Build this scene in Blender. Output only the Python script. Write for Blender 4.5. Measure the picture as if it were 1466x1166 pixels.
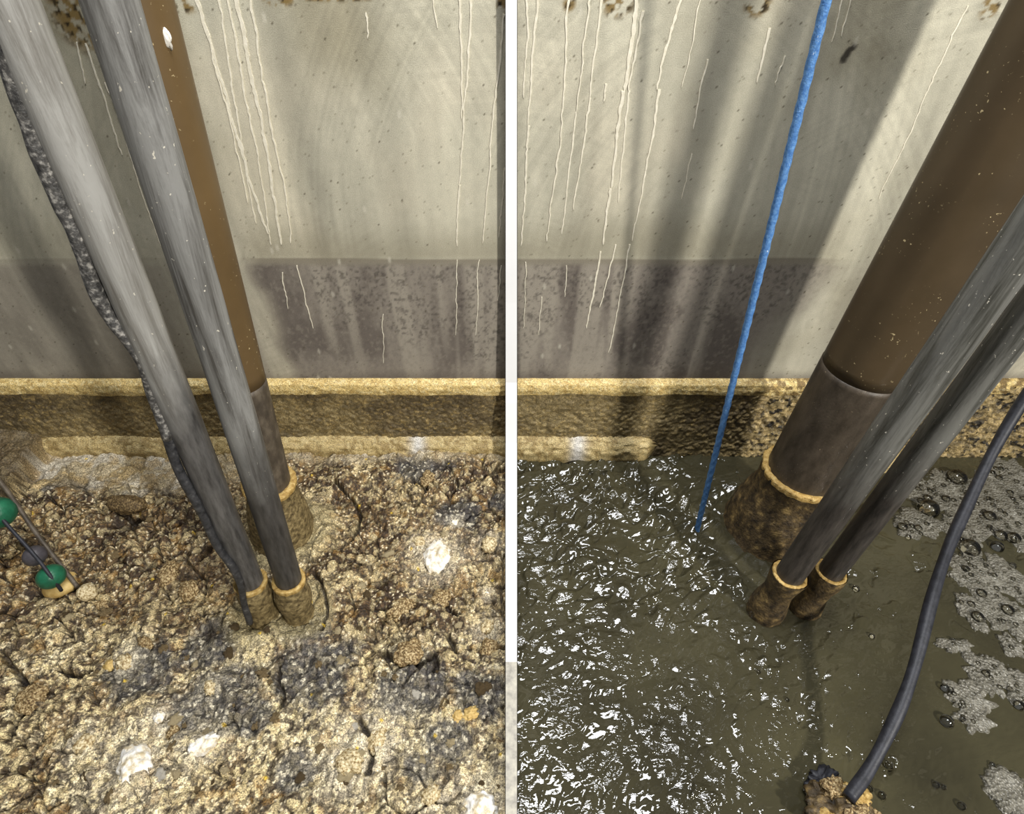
import bpy, bmesh, math, random
import numpy as np
from mathutils import Vector, Matrix

# ------------------------------------------------------------------ scene, camera, light
for o in list(bpy.data.objects): bpy.data.objects.remove(o)
S = bpy.context.scene
COL = S.collection
W, H, F = 1466, 1166, 850.0
PITCH = math.radians(41.5); CT, ST = math.cos(PITCH), math.sin(PITCH)
CAM = Vector((0, 0, 2.0))
cd = bpy.data.cameras.new('camera'); cam = bpy.data.objects.new('camera', cd); COL.objects.link(cam)
cd.sensor_fit = 'HORIZONTAL'; cd.sensor_width = 36; cd.lens = 36*F/W
cd.clip_start = .02
cam.location = CAM; cam.rotation_euler = (math.pi/2-PITCH, 0, 0)
S.camera = cam
S.view_settings.view_transform = 'Standard'; S.view_settings.look = 'None'
S.view_settings.gamma = 1; S.view_settings.use_curve_mapping = False
S.view_settings.exposure = 0.22
wd = bpy.data.worlds.new('world'); S.world = wd; wd.use_nodes = True
wd.node_tree.nodes['Background'].inputs[0].default_value = (.95, .97, 1.0, 1)
wd.node_tree.nodes['Background'].inputs[1].default_value = .10

def area(name, loc, target, sx, sy, power, col):
    l = bpy.data.lights.new(name, 'AREA'); l.shape = 'RECTANGLE'; l.size = sx; l.size_y = sy
    l.energy = power; l.color = col
    o = bpy.data.objects.new(name, l); COL.objects.link(o); o.location = loc
    o.rotation_euler = (Vector(target)-Vector(loc)).to_track_quat('-Z', 'Y').to_euler()
    return o
# overhead area light, added for fill and for glints on the ripples
area('overhead_fill', (.25, 1.15, 4.8), (.25, 1.15, 0), 1.8, 1.05, 180, (.97, .98, 1.0))
# the work lamp held at the rim, to the right behind the camera
lp = bpy.data.lights.new('work_lamp', 'SPOT'); lp.energy = 1420; lp.color = (1.0, .97, .91)
lp.spot_size = math.radians(62); lp.spot_blend = .6; lp.shadow_soft_size = .20
lo = bpy.data.objects.new('work_lamp', lp); COL.objects.link(lo); lo.location = (3.75, -3.25, 3.9)
lo.rotation_euler = (Vector((-.1, 1.6, .35))-Vector(lo.location)).to_track_quat('-Z', 'Y').to_euler()

# ------------------------------------------------------------------ picture to place
WY = 2.0            # the back wall
ZW = -.06           # water level
def ray(px, py):
    a, b = (px-W/2)/F, (H/2-py)/F
    return Vector((a, CT+b*ST, -ST+b*CT))
def on_z(px, py, z=0.0):
    d = ray(px, py); return CAM + d*((z-CAM.z)/d.z)
def on_y(px, py, y=WY):
    d = ray(px, py); return CAM + d*(y/d.y)
def depth(p): return p.y*CT + (CAM.z-p.z)*ST
def mpp(p): return depth(p)/F        # metres per pixel at a point

# ------------------------------------------------------------------ numpy noise
_R = np.random.RandomState(7)
_T = _R.rand(8, 256, 256)
def vn(x, y, s=0):
    T = _T[s % 8]; ox = (s*37) % 251
    xi = np.floor(x).astype(int); yi = np.floor(y).astype(int)
    fx = x-xi; fy = y-yi
    fx = fx*fx*fx*(fx*(fx*6-15)+10); fy = fy*fy*fy*(fy*(fy*6-15)+10)
    a = T[(xi+ox) & 255, yi & 255]; b = T[(xi+1+ox) & 255, yi & 255]
    c = T[(xi+ox) & 255, (yi+1) & 255]; d = T[(xi+1+ox) & 255, (yi+1) & 255]
    return (a*(1-fx)+b*fx)*(1-fy)+(c*(1-fx)+d*fx)*fy
def fbm(x, y, s=0, oct=4, g=.5):
    t = 0; a = 1; n = 0
    for i in range(oct):
        t = t+a*vn(x*2**i+i*13.7, y*2**i+i*7.3, s+i); n += a; a *= g
    return t/n
def worley(x, y, s=0):
    xi = np.floor(x).astype(int); yi = np.floor(y).astype(int)
    f1 = np.full(np.shape(x), 9.0); f2 = f1.copy(); cid = np.zeros(np.shape(x))
    for i in (-1, 0, 1):
        for j in (-1, 0, 1):
            a = (xi+i) & 255; b = (yi+j) & 255
            px = xi+i+_T[s % 8, a, b]; py = yi+j+_T[(s+1) % 8, a, b]
            d = np.hypot(px-x, py-y)
            new = d < f1
            f2 = np.where(new, f1, np.minimum(f2, d))
            cid = np.where(new, _T[(s+2) % 8, a, b], cid); f1 = np.where(new, d, f1)
    return f1, f2, cid
def sstep(a, b, x):
    t = np.clip((x-a)/(b-a), 0, 1); return t*t*(3-2*t)
def segdist(x, y, pts):
    d = np.full(np.shape(x), 9.0)
    for (ax, ay), (bx, by) in zip(pts[:-1], pts[1:]):
        vx, vy = bx-ax, by-ay
        t = np.clip(((x-ax)*vx+(y-ay)*vy)/(vx*vx+vy*vy+1e-12), 0, 1)
        d = np.minimum(d, np.hypot(x-ax-t*vx, y-ay-t*vy))
    return d
def srgb(r, g, b):
    return tuple(((c/255)/12.92 if c/255 <= .04045 else ((c/255+.055)/1.055)**2.4) for c in (r, g, b))
def mixc(c, d, t): return c*(1-t[..., None])+np.array(d)*t[..., None]

# ------------------------------------------------------------------ mesh helpers
def grid_mesh(name, X, Y, Z, colr=None, smooth=True):
    n, m = X.shape
    co = np.stack([X, Y, Z], -1).reshape(-1, 3)
    idx = np.arange(n*m).reshape(n, m)
    q = np.stack([idx[:-1, :-1], idx[:-1, 1:], idx[1:, 1:], idx[1:, :-1]], -1).reshape(-1, 4)
    me = bpy.data.meshes.new(name)
    me.vertices.add(len(co)); me.vertices.foreach_set('co', co.ravel().astype('f4'))
    me.loops.add(q.size); me.loops.foreach_set('vertex_index', q.ravel().astype('i4'))
    me.polygons.add(len(q)); me.polygons.foreach_set('loop_start', np.arange(0, q.size, 4).astype('i4'))
    me.update(calc_edges=True)
    if smooth: me.polygons.foreach_set('use_smooth', np.ones(len(q), bool))
    if colr is not None:
        at = me.color_attributes.new('Col', 'FLOAT_COLOR', 'POINT')
        c = np.concatenate([np.clip(colr, 0, 1).reshape(-1, 3), np.ones((n*m, 1))], 1)
        at.data.foreach_set('color', c.ravel().astype('f4'))
    me.validate(); return me
def link(name, me, mat=None, parent=None):
    o = bpy.data.objects.new(name, me); COL.objects.link(o)
    if mat: me.materials.clear(); me.materials.append(mat)
    if parent: o.parent = parent
    return o
def empty(name, loc=(0, 0, 0), rot=None):
    o = bpy.data.objects.new(name, None); COL.objects.link(o); o.location = loc
    o.empty_display_size = .05
    if rot is not None: o.rotation_mode = 'QUATERNION'; o.rotation_quaternion = rot
    return o
def tag(o, label=None, cat=None, group=None, kind=None):
    if label: o['label'] = label
    if cat: o['category'] = cat
    if group: o['group'] = group
    if kind: o['kind'] = kind
    return o
def pymesh(name, v, f, smooth=True):
    me = bpy.data.meshes.new(name); me.from_pydata(v, [], f); me.update()
    if smooth: me.polygons.foreach_set('use_smooth', np.ones(len(f), bool))
    return me
def sweep(name, pts, rad, seg=16, prof=None, cap=True):
    """tube along pts; rad a number or list; prof(phi, s, i) scales the radius"""
    pts = [Vector(p) for p in pts]; n = len(pts)
    if not hasattr(rad, '__len__'): rad = [rad]*n
    tang = [(pts[min(i+1, n-1)]-pts[max(i-1, 0)]).normalized() for i in range(n)]
    up = Vector((1, 0, 0)) if abs(tang[0].x) < .9 else Vector((0, 1, 0))
    u = (up-tang[0]*up.dot(tang[0])).normalized()
    v, f, s = [], [], 0
    for i in range(n):
        if i: s += (pts[i]-pts[i-1]).length
        u = (u-tang[i]*u.dot(tang[i])).normalized(); w = tang[i].cross(u)
        for k in range(seg):
            ph = 2*math.pi*k/seg
            r = rad[i]*(prof(ph, s, i) if prof else 1)
            v.append(pts[i]+(u*math.cos(ph)+w*math.sin(ph))*r)
    for i in range(n-1):
        for k in range(seg):
            k2 = (k+1) % seg
            f.append((i*seg+k, i*seg+k2, (i+1)*seg+k2, (i+1)*seg+k))
    if cap:
        f.append(tuple(range(seg))[::-1]); f.append(tuple((n-1)*seg+k for k in range(seg)))
    return pymesh(name, v, f)
def spline(pts, n):
    P = [Vector(p) for p in pts]; P = [P[0]*2-P[1]]+P+[P[-1]*2-P[-2]]
    out = []
    m = len(P)-3
    for i in range(n+1):
        t = i/n*m; k = min(int(t), m-1); t -= k
        a, b, c, d = P[k:k+4]
        out.append(.5*((2*b)+(c-a)*t+(2*a-5*b+4*c-d)*t*t+(3*b-a-3*c+d)*t**3))
    return out
def lathe(name, prof, seg=48, wob=None):
    """prof: list of (r, z); wob(phi, z) scales r"""
    v, f = [], []
    for (r, z) in prof:
        for k in range(seg):
            ph = 2*math.pi*k/seg
            q = r*(wob(ph, z) if wob else 1)
            v.append((q*math.cos(ph), q*math.sin(ph), z))
    for i in range(len(prof)-1):
        for k in range(seg):
            k2 = (k+1) % seg
            f.append((i*seg+k, i*seg+k2, (i+1)*seg+k2, (i+1)*seg+k))
    return pymesh(name, v, f)
def lump(name, sx, sy, sz, seed, rough=.25, freq=2.2, sub=3):
    bm = bmesh.new(); bmesh.ops.create_icosphere(bm, subdivisions=sub, radius=1)
    A = np.array([v.co[:] for v in bm.verts])
    n = fbm(A[:, 0]*freq+A[:, 2]*1.3+seed*3.1+40, A[:, 1]*freq-A[:, 2]*1.7+seed*1.7+40, seed, 3)
    r = 1+rough*(n-.5)*2
    for v, q in zip(bm.verts, r): v.co = Vector((v.co.x*sx, v.co.y*sy, v.co.z*sz))*float(q)
    me = bpy.data.meshes.new(name); bm.to_mesh(me); bm.free()
    me.polygons.foreach_set('use_smooth', np.ones(len(me.polygons), bool))
    return me

# ------------------------------------------------------------------ materials
def nt(name):
    m = bpy.data.materials.new(name); m.use_nodes = True
    t = m.node_tree; return m, t, t.nodes['Principled BSDF']
def N(t, ty, **kw):
    n = t.nodes.new(ty)
    for k, v in kw.items():
        if k in n.inputs.keys(): n.inputs[k].default_value = v
        else: setattr(n, k, v)
    return n
def ramp(t, src, stops):
    r = t.nodes.new('ShaderNodeValToRGB'); e = r.color_ramp.elements
    while len(e) < len(stops): e.new(.5)
    for q, (p, c) in zip(e, stops):
        q.position = p; q.color = tuple(c)+(1,) if len(c) == 3 else c
    t.links.new(src, r.inputs[0]); return r.outputs[0]
def mix(t, a, b, fac, mode='MIX'):
    n = t.nodes.new('ShaderNodeMix'); n.data_type = 'RGBA'; n.blend_type = mode
    for s, k in ((fac, 0), (a, 6), (b, 7)):
        if isinstance(s, (int, float)): n.inputs[k].default_value = s
        elif isinstance(s, tuple): n.inputs[k].default_value = tuple(s)+(1,)
        else: t.links.new(s, n.inputs[k])
    return n.outputs[2]
def coords(t, scale=(1, 1, 1)):
    c = t.nodes.new('ShaderNodeTexCoord'); m = t.nodes.new('ShaderNodeMapping')
    m.inputs['Scale'].default_value = scale
    t.links.new(c.outputs['Object'], m.inputs[0]); return m.outputs[0]
def noise(t, vec, sc, det=4, rough=.55, dist=0):
    n = N(t, 'ShaderNodeTexNoise', Scale=sc, Detail=det, Roughness=rough, Distortion=dist)
    t.links.new(vec, n.inputs['Vector']); return n.outputs['Fac']
def bump(t, p, src, dist, strength=1.0, prev=None):
    b = N(t, 'ShaderNodeBump', Strength=strength, Distance=dist)
    t.links.new(src, b.inputs['Height'])
    if prev: t.links.new(prev, b.inputs['Normal'])
    t.links.new(b.outputs[0], p.inputs['Normal']); return b.outputs[0]

def mat_simple(name, stops, sc=30, stretch=(1, 1, 1), rough=.6, bmp=.002, bsc=120, spec=.4, specks=None, speck_sc=160, streak=None):
    m, t, p = nt(name)
    c = ramp(t, noise(t, coords(t, stretch), sc, 6, .6), stops)
    if streak:
        c = mix(t, c, streak[0], ramp(t, noise(t, coords(t, (1, 1, streak[2])), streak[1], 5, .65), [(streak[3], (0, 0, 0)), (streak[4], (1, 1, 1))]))
    if specks:
        s = ramp(t, noise(t, coords(t), speck_sc, 2, .5), [(specks[1], (0, 0, 0)), (specks[1]+.03, (1, 1, 1))])
        g = ramp(t, noise(t, coords(t), 9, 2, .5), [(.45, (0, 0, 0)), (.62, (1, 1, 1))])
        c = mix(t, c, specks[0], mix(t, s, g, 1.0, 'MULTIPLY'))
    t.links.new(c, p.inputs['Base Color'])
    p.inputs['Roughness'].default_value = rough; p.inputs['Specular IOR Level'].default_value = spec
    if bmp: bump(t, p, noise(t, coords(t), bsc, 5, .6), bmp)
    return m
def mat_attr(name, fine=250, lo=.6, hi=1.4, rough=.6, bmp=.003, spec=.4, bsc=None):
    m, t, p = nt(name)
    a = N(t, 'ShaderNodeAttribute', attribute_name='Col')
    v = noise(t, coords(t), fine, 4, .65)
    k = ramp(t, v, [(.34, (lo*.5,)*3), (.66, (hi*.5,)*3)])
    x = mix(t, a.outputs['Color'], k, 1.0, 'MULTIPLY')
    x = mix(t, x, (2, 2, 2), 1.0, 'MULTIPLY')
    t.links.new(x, p.inputs['Base Color'])
    p.inputs['Roughness'].default_value = rough; p.inputs['Specular IOR Level'].default_value = spec
    if bmp: bump(t, p, noise(t, coords(t), bsc or fine, 5, .6), bmp)
    return m

M = {}
M['wall'] = mat_attr('concrete_plaster', 330, .86, 1.14, .75, .0008, .25)
M['crust'] = mat_attr('grease_crust', 210, .15, 1.85, .5, .005, .5, 190)
M['band'] = mat_attr('grease_band', 220, .45, 1.6, .5, .004, .45, 150)
M['lime'] = mat_simple('lime_deposit', [(.3, srgb(214, 206, 182)), (.7, srgb(236, 229, 210))], 60, rough=.8, bmp=.0006, bsc=300)
M['brown_pipe'] = mat_simple('brown_plastic', [(.3, srgb(94, 75, 47)), (.7, srgb(106, 85, 54))], 6, rough=.42, bmp=0, specks=(srgb(205, 185, 140), .69), speck_sc=110)
M['brown_low'] = mat_simple('soiled_brown_plastic', [(.3, srgb(56, 50, 42)), (.5, srgb(80, 71, 60)), (.7, srgb(108, 98, 84))], 30, (1, 1, .5), rough=.5, bmp=.001, specks=(srgb(150, 135, 105), .70))
M['big_pipe'] = mat_simple('dark_brown_plastic', [(.3, srgb(70, 58, 40)), (.7, srgb(82, 68, 48))], 5, rough=.4, bmp=0, specks=(srgb(190, 172, 130), .69), speck_sc=110)
M['big_low'] = mat_simple('soiled_dark_brown_plastic', [(.3, srgb(52, 45, 36)), (.7, srgb(86, 76, 64))], 26, (1, 1, .4), rough=.45, bmp=.001, specks=(srgb(160, 145, 115), .71))
def pipe_grey(name, light, dark, low, zt):
    m, t, p = nt(name)
    c = ramp(t, noise(t, coords(t, (1, 1, .07)), 30, 7, .72, .5), [(.38, dark), (.48, tuple((a+b)/2 for a, b in zip(light, dark))), (.58, light)])
    s = ramp(t, noise(t, coords(t, (1, 1, .7)), 110, 2), [(.70, (0, 0, 0)), (.73, (1, 1, 1))])
    c = mix(t, c, srgb(214, 208, 192), s)
    co = t.nodes.new('ShaderNodeTexCoord'); sp = t.nodes.new('ShaderNodeSeparateXYZ'); t.links.new(co.outputs['Object'], sp.inputs[0])
    ad = N(t, 'ShaderNodeMath', operation='MULTIPLY_ADD'); ad.inputs[1].default_value = .5
    t.links.new(noise(t, coords(t, (1, 1, .4)), 12, 4), ad.inputs[0]); t.links.new(sp.outputs[2], ad.inputs[2])
    f = ramp(t, ad.outputs[0], [(0, (1, 1, 1)), (.5, (1, 1, 1))])
    mr = N(t, 'ShaderNodeMapRange'); mr.inputs[1].default_value = zt-.12+.25; mr.inputs[2].default_value = zt+.16+.25
    mr.inputs[3].default_value = 1; mr.inputs[4].default_value = 0
    t.links.new(ad.outputs[0], mr.inputs[0])
    lowc = ramp(t, noise(t, coords(t, (1, 1, .16)), 46, 7, .7), [(.36, tuple(x*.55 for x in low)), (.64, tuple(x*1.75 for x in low))])
    c = mix(t, c, lowc, mr.outputs[0])
    t.links.new(c, p.inputs['Base Color']); p.inputs['Roughness'].default_value = .5
    bump(t, p, noise(t, coords(t, (1, 1, .3)), 60, 5), .0015)
    return m
M['grey_a'] = pipe_grey('weathered_grey_plastic', srgb(172, 170, 164), srgb(118, 114, 106), srgb(78, 76, 74), 1.10)
M['grey_b'] = pipe_grey('streaked_grey_plastic', srgb(142, 141, 137), srgb(78, 75, 70), srgb(60, 58, 56), .80)
M['grey_c'] = pipe_grey('damp_grey_plastic', srgb(116, 115, 109), srgb(64, 63, 56), srgb(60, 55, 50), .75)
M['hose'] = mat_simple('tarred_hose_wrap', [(.35, srgb(52, 51, 50)), (.52, srgb(92, 90, 87)), (.66, srgb(176, 172, 164))], 80, rough=.42, bmp=.003, bsc=150, spec=.5)
M['hose_end'] = mat_simple('blackened_hose', [(.35, srgb(36, 36, 38)), (.6, srgb(66, 66, 68)), (.75, srgb(110, 108, 104))], 60, rough=.5, bmp=.002, bsc=120)
M['cable'] = mat_simple('black_rubber', [(.3, srgb(26, 27, 32)), (.7, srgb(52, 53, 60))], 40, rough=.5, bmp=.0008)
M['rope'] = mat_simple('blue_rope', [(.3, srgb(54, 108, 176)), (.7, srgb(112, 160, 212))], 110, rough=.7, bmp=.002, bsc=260, specks=(srgb(190, 210, 228), .68))
M['coat'] = mat_simple('grease_coat', [(.34, srgb(70, 58, 36)), (.5, srgb(118, 102, 68)), (.66, srgb(158, 140, 98))], 60, rough=.55, bmp=.004, bsc=110)
M['coat_dark'] = mat_simple('dark_grease_coat', [(.35, srgb(44, 36, 26)), (.55, srgb(92, 76, 50)), (.7, srgb(150, 126, 80))], 30, rough=.5, bmp=.005, bsc=110)
M['rim'] = mat_simple('yellow_grease', [(.32, srgb(140, 108, 52)), (.5, srgb(182, 150, 86)), (.68, srgb(208, 182, 122))], 70, rough=.6, bmp=.004, bsc=140)
M['white'] = mat_simple('white_fat', [(.36, srgb(206, 188, 150)), (.50, srgb(246, 238, 220)), (.6, srgb(254, 251, 244))], 42, rough=.65, bmp=.006, bsc=70)
M['cream'] = mat_simple('cream_fat', [(.38, srgb(128, 104, 66)), (.48, srgb(196, 176, 132)), (.62, srgb(232, 218, 182))], 130, rough=.6, bmp=.004, bsc=110)
M['tan'] = mat_simple('tan_clod', [(.38, srgb(74, 56, 32)), (.5, srgb(146, 120, 78)), (.62, srgb(206, 186, 142))], 150, rough=.6, bmp=.006, bsc=120)
M['brown_clod'] = mat_simple('brown_clod', [(.36, srgb(56, 42, 26)), (.52, srgb(104, 84, 52)), (.66, srgb(156, 134, 94))], 150, rough=.6, bmp=.006, bsc=120)
M['ochre'] = mat_simple('ochre_stone', [(.3, srgb(176, 142, 78)), (.65, srgb(218, 190, 124))], 26, rough=.5, bmp=.002)
M['green'] = mat_simple('green_plastic', [(.3, srgb(20, 76, 54)), (.7, srgb(38, 112, 80))], 24, rough=.35, bmp=.0008, spec=.5)
M['dark_ball'] = mat_simple('charcoal_plastic', [(.3, srgb(52, 50, 54)), (.7, srgb(84, 80, 84))], 24, rough=.4, bmp=.001)
M['divider'] = mat_simple('white_board', [(.3, srgb(250, 250, 250)), (.7, srgb(254, 254, 254))], 10, rough=.7, bmp=0)
M['soiled'] = mat_simple('faded_white_board', [(.3, srgb(150, 146, 138)), (.5, srgb(184, 179, 167)), (.7, srgb(206, 201, 184))], 44, rough=.75, bmp=.001)  # lower end of the added collage strip, where its white fades out
M['edge'] = mat_simple('dark_edging', [(.3, srgb(48, 46, 40)), (.7, srgb(70, 66, 58))], 30, rough=.7, bmp=0)
M['floor'] = mat_simple('silted_concrete', [(.3, srgb(60, 54, 38)), (.7, srgb(86, 78, 56))], 12, rough=.8, bmp=.002)
M['fleck'] = mat_simple('white_splash', [(.3, srgb(232, 226, 212)), (.7, srgb(250, 246, 238))], 60, rough=.7, bmp=.001)
def mat_water():
    m, t, p = nt('murky_water')
    c = ramp(t, noise(t, coords(t), 2.2, 4, .6), [(.3, srgb(50, 47, 34)), (.7, srgb(72, 68, 49))])
    t.links.new(c, p.inputs['Base Color']); p.inputs['Roughness'].default_value = .03
    p.inputs['IOR'].default_value = 1.5
    mk = N(t, 'ShaderNodeMath', operation='MULTIPLY')
    t.links.new(noise(t, coords(t, (.8, 1.3, 1)), 62, 2, .5, .6), mk.inputs[0])
    t.links.new(ramp(t, noise(t, coords(t), 6.5, 3, .6), [(.42, (.12,)*3), (.60, (1, 1, 1))]), mk.inputs[1])
    bump(t, p, mk.outputs[0], .0035)
    return m
M['water'] = mat_water()
def mat_foam():
    m, t, p = nt('grey_foam')
    c = ramp(t, noise(t, coords(t), 26, 6, .65), [(.3, srgb(84, 81, 70)), (.55, srgb(122, 118, 106)), (.72, srgb(160, 157, 146))])
    t.links.new(c, p.inputs['Base Color']); p.inputs['Roughness'].default_value = .3
    v = N(t, 'ShaderNodeTexVoronoi', Scale=110.0); t.links.new(coords(t), v.inputs['Vector'])
    b = bump(t, p, v.outputs['Distance'], .007)
    bump(t, p, noise(t, coords(t), 60, 4), .004, 1, b)
    return m
M['foam'] = mat_foam()
def mat_bubble():
    m, t, p = nt('soap_film')
    out = t.nodes['Material Output']
    g = N(t, 'ShaderNodeBsdfGlossy', Roughness=.04); g.inputs['Color'].default_value = (.95, .95, .95, 1)
    tr = N(t, 'ShaderNodeBsdfTransparent'); tr.inputs['Color'].default_value = (.82, .81, .76, 1)
    fr = N(t, 'ShaderNodeFresnel', IOR=1.6)
    mx = t.nodes.new('ShaderNodeMixShader')
    t.links.new(fr.outputs[0], mx.inputs[0]); t.links.new(tr.outputs[0], mx.inputs[1]); t.links.new(g.outputs[0], mx.inputs[2])
    t.links.new(mx.outputs[0], out.inputs['Surface']); return m
M['bubble'] = mat_bubble()

# ------------------------------------------------------------------ the back wall
ZR = .385           # top of the grease ring on the wall
def wall_colour(X, Z):
    """albedo of the plaster and of the stains that have dried on it"""
    c = np.zeros(X.shape+(3,)); c[:] = srgb(186, 181, 161)
    n = fbm(X*1.6+9, Z*1.1+3, 0, 5); c = mixc(c, srgb(152, 145, 122), sstep(.45, .72, n))
    c = mixc(c, srgb(196, 188, 166), sstep(.5, .8, fbm(X*2.2+31, Z*1.5, 2, 4))*.8)
    # trowel marks in wide arcs
    for cx, cz, s in ((-.1, .55, 3), (.9, 1.0, 4), (-1.3, 1.1, 5), (1.6, .7, 6)):
        r = np.hypot(X-cx, (Z-cz)*1.15); a = np.arctan2(Z-cz, X-cx)
        l = vn(r*95, a*2.2+s*7, s); k = sstep(.5, .75, vn(r*3.1+s*11, a*2.6, s+1))
        c = c*(1+(.16*(l-.5)*k)[..., None])
    # run-down streaks, wide and soft
    st = fbm(X*9+4, Z*.35, 3, 4, .65); c = c*(1+(.62*(st-.5))[..., None]); c = c*(1+(.22*(fbm(X*38, Z*30, 5, 4, .7)-.5))[..., None])
    for px, wd_, am in ((435, .045, .20), (1010, .06, .18), (965, .03, .12), (1130, .05, .16), (935, .02, .1), (560, .05, .08)):
        q = on_y(px, 200); c = c*(1-am*np.exp(-((X+.02*(Z-1.3)-q.x+.03*(vn(Z*5, X*3, 2)-.5))/wd_)**2)*sstep(.9, 1.3, Z+0*X+.4*vn(X*20, Z*2, 4)))[..., None]
    c = mixc(c, srgb(38, 32, 26), sstep(.014, .006, segdist(X+.006*(vn(X*120, Z*120, 3)-.5), Z+.006*(vn(X*120+8, Z*120, 4)-.5), [(on_y(*p).x, on_y(*p).z) for p in ((1221, 68), (1213, 76), (1207, 86))]))*.9)
    # tide zone: dark grey-violet wet stain with a broken straight upper edge
    zt = .96+.012*(vn(X*3, X*0, 2)-.5)
    side = sstep(-.98, -.86, X+.05*vn(Z*9, X*2, 1)+.05*(Z-.4))*(1-sstep(.86, 1.15, X-.35*(Z-.4)+.05*vn(Z*9, X*3, 5)))
    side = np.maximum(side, .55*(1-sstep(-1.5, -1.1, X)))
    side = np.maximum(side, .6*sstep(-1.27, -1.24, X)*(1-sstep(-1.06, -1.0, X)))
    side = np.maximum(side, .12)
    g = fbm(X*7, Z*3.2, 4, 5); gs = fbm(X*14+5, Z*1.0, 1, 3)
    dark = np.zeros_like(c); dark[:] = srgb(136, 128, 117)
    dark = mixc(dark, srgb(108, 100, 92), sstep(.45, .68, g)); dark = mixc(dark, srgb(158, 150, 136), sstep(.5, .72, gs)*.8)
    bl = fbm(X*95, Z*75, 6, 3, .65); blm = sstep(.50, .62, fbm(X*3.3+2, Z*3.5+8, 5, 3))
    dark = mixc(dark, srgb(70, 64, 59), sstep(.46, .76, bl)*(.18+.45*blm)); dark = mixc(dark, srgb(152, 144, 130), sstep(.56, .74, fbm(X*80+3, Z*60, 2, 3))*.35)
    low = 1-sstep(-.004, .004, Z-zt)
    low2 = 1-sstep(-.008, .02, Z-(.925+.006*vn(X*7, X*0, 3)))
    c = mixc(c, np.array(srgb(126, 118, 104)), low*side*.85)
    c = c*(1-low2[..., None]*side[..., None]) + dark*low2[..., None]*side[..., None]
    # dark line just over the ring, and a duller darker band over the tide line
    c = mixc(c, srgb(76, 70, 68), (1-sstep(.40, .465, Z+.03*vn(X*12, X*0, 4)))*.55)
    hz = sstep(.93, .98, Z)*(1-sstep(1.05, 1.22, Z+.10*vn(X*2.1, X*0, 6)))
    c = mixc(c, srgb(132, 124, 102), hz*.5*side)
    # moss-like scum where slurry splashed against the plaster
    for px, py, rx, ry in ((108, 20, .075, .10), (262, 2, .05, .03), (480, -4, .12, .012), (885, 6, .05, .035), (815, 6, .02, .02), (1085, 8, .04, .03), (1420, 8, .03, .04), (400, -2, .05, .02), (718, 8, .015, .04), (250, 330, .05, .05)):
        q = on_y(px, py); d = np.hypot((X-q.x)/rx, (Z-q.z)/ry)
        mm = sstep(1.25, .55, d)*sstep(.42, .55, fbm(X*60, Z*60, 2, 3))
        c = mixc(c, srgb(122, 98, 48), mm*.9); c = mixc(c, srgb(52, 42, 24), mm*sstep(.55, .65, fbm(X*85, Z*85, 5, 2)))
    # fly specks and pits
    f1, f2, cid = worley(X*22, Z*22, 3)
    c = mixc(c, srgb(74, 66, 48), sstep(.08, .04, f1)*(cid > .86)*.85)
    f1, f2, cid = worley(X*45, Z*45, 5)
    c = mixc(c, srgb(92, 84, 62), sstep(.14, .08, f1)*(cid > .84)*.5)
    f1, f2, cid = worley(X*16+.3, Z*7, 1)
    c = mixc(c, srgb(214, 208, 190), sstep(.13, .05, f1)*(cid > .93)*.4)
    return c
gx = np.arange(-2.6, 2.6001, .0055); gz = np.arange(ZR-.03, 2.3, .0055)
X, Z = np.meshgrid(gx, gz)
Yw = WY+.0014*(fbm(X*1.2, Z*1.2, 1, 3)-.5)
wall = link('wall_back', grid_mesh('wall_back', X, Yw, Z, wall_colour(X, Z)), M['wall'])
tag(wall, 'tall plastered concrete wall with pale drips above a dark wet stain', 'wall', kind='structure')
# the wall's thickness behind the face
wb = bpy.data.meshes.new('wall_core'); bm = bmesh.new(); bmesh.ops.create_cube(bm, size=1)
for v in bm.verts: v.co = Vector((v.co.x*5.2, WY+.13+v.co.y*.2, 1.0+v.co.z*2.6))
bm.to_mesh(wb); bm.free(); link('wall_core', wb, M['floor'], wall)
fb = bpy.data.meshes.new('floor'); bm = bmesh.new(); bmesh.ops.create_cube(bm, size=1)
for v in bm.verts: v.co = Vector((v.co.x*5.2, 1.0+v.co.y*2.2, -.32+v.co.z*.1))
bm.to_mesh(fb); bm.free(); fl = link('floor', fb, M['floor'])
tag(fl, 'silted concrete bottom of the pit under crust and water', 'floor', kind='structure')

# lime streaks that ran down the wall: each its own thin raised run
random.seed(3)
def streak(p0, p1, w, seed, parent=wall, y=WY, wob=.006, th=.0004):
    if p0[1] == 0:      # runs on up the wall
        e = random.Random(seed+50).uniform(30, 75); p0 = (p0[0]-(p1[0]-p0[0])/(p1[1]-p0[1])*e, -e)
    a, b = on_y(*p0, y), on_y(*p1, y)
    L = (a-b).length; n = max(10, int(L/.012)); v = []; f = []
    rr = random.Random(seed); off = 0; dx = rr.uniform(-1, 1)*.002
    for i in range(n+1):
        t = i/n
        p = a.lerp(b, t)
        off += rr.gauss(0, wob*.22); off *= .97
        hw = w*.56*(1-.35*t)*rr.uniform(.68, 1.25)
        if i == n: hw *= .5
        yy = y-.0010-(seed % 7)*.00018
        v += [(p.x+off-hw, yy+.006, p.z), (p.x+off-hw, yy-th, p.z), (p.x+off+hw, yy-th, p.z), (p.x+off+hw, yy+.006, p.z)]
    for i in range(n):
        for k in range(3): f.append((i*4+k, i*4+k+1, i*4+k+5, i*4+k+4))
    f.append((0, 1, 2, 3)); k = n*4; f.append((k+3, k+2, k+1, k))
    return link('lime_streak', pymesh('lime_streak', v, f, False), M['lime'], parent)
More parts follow.
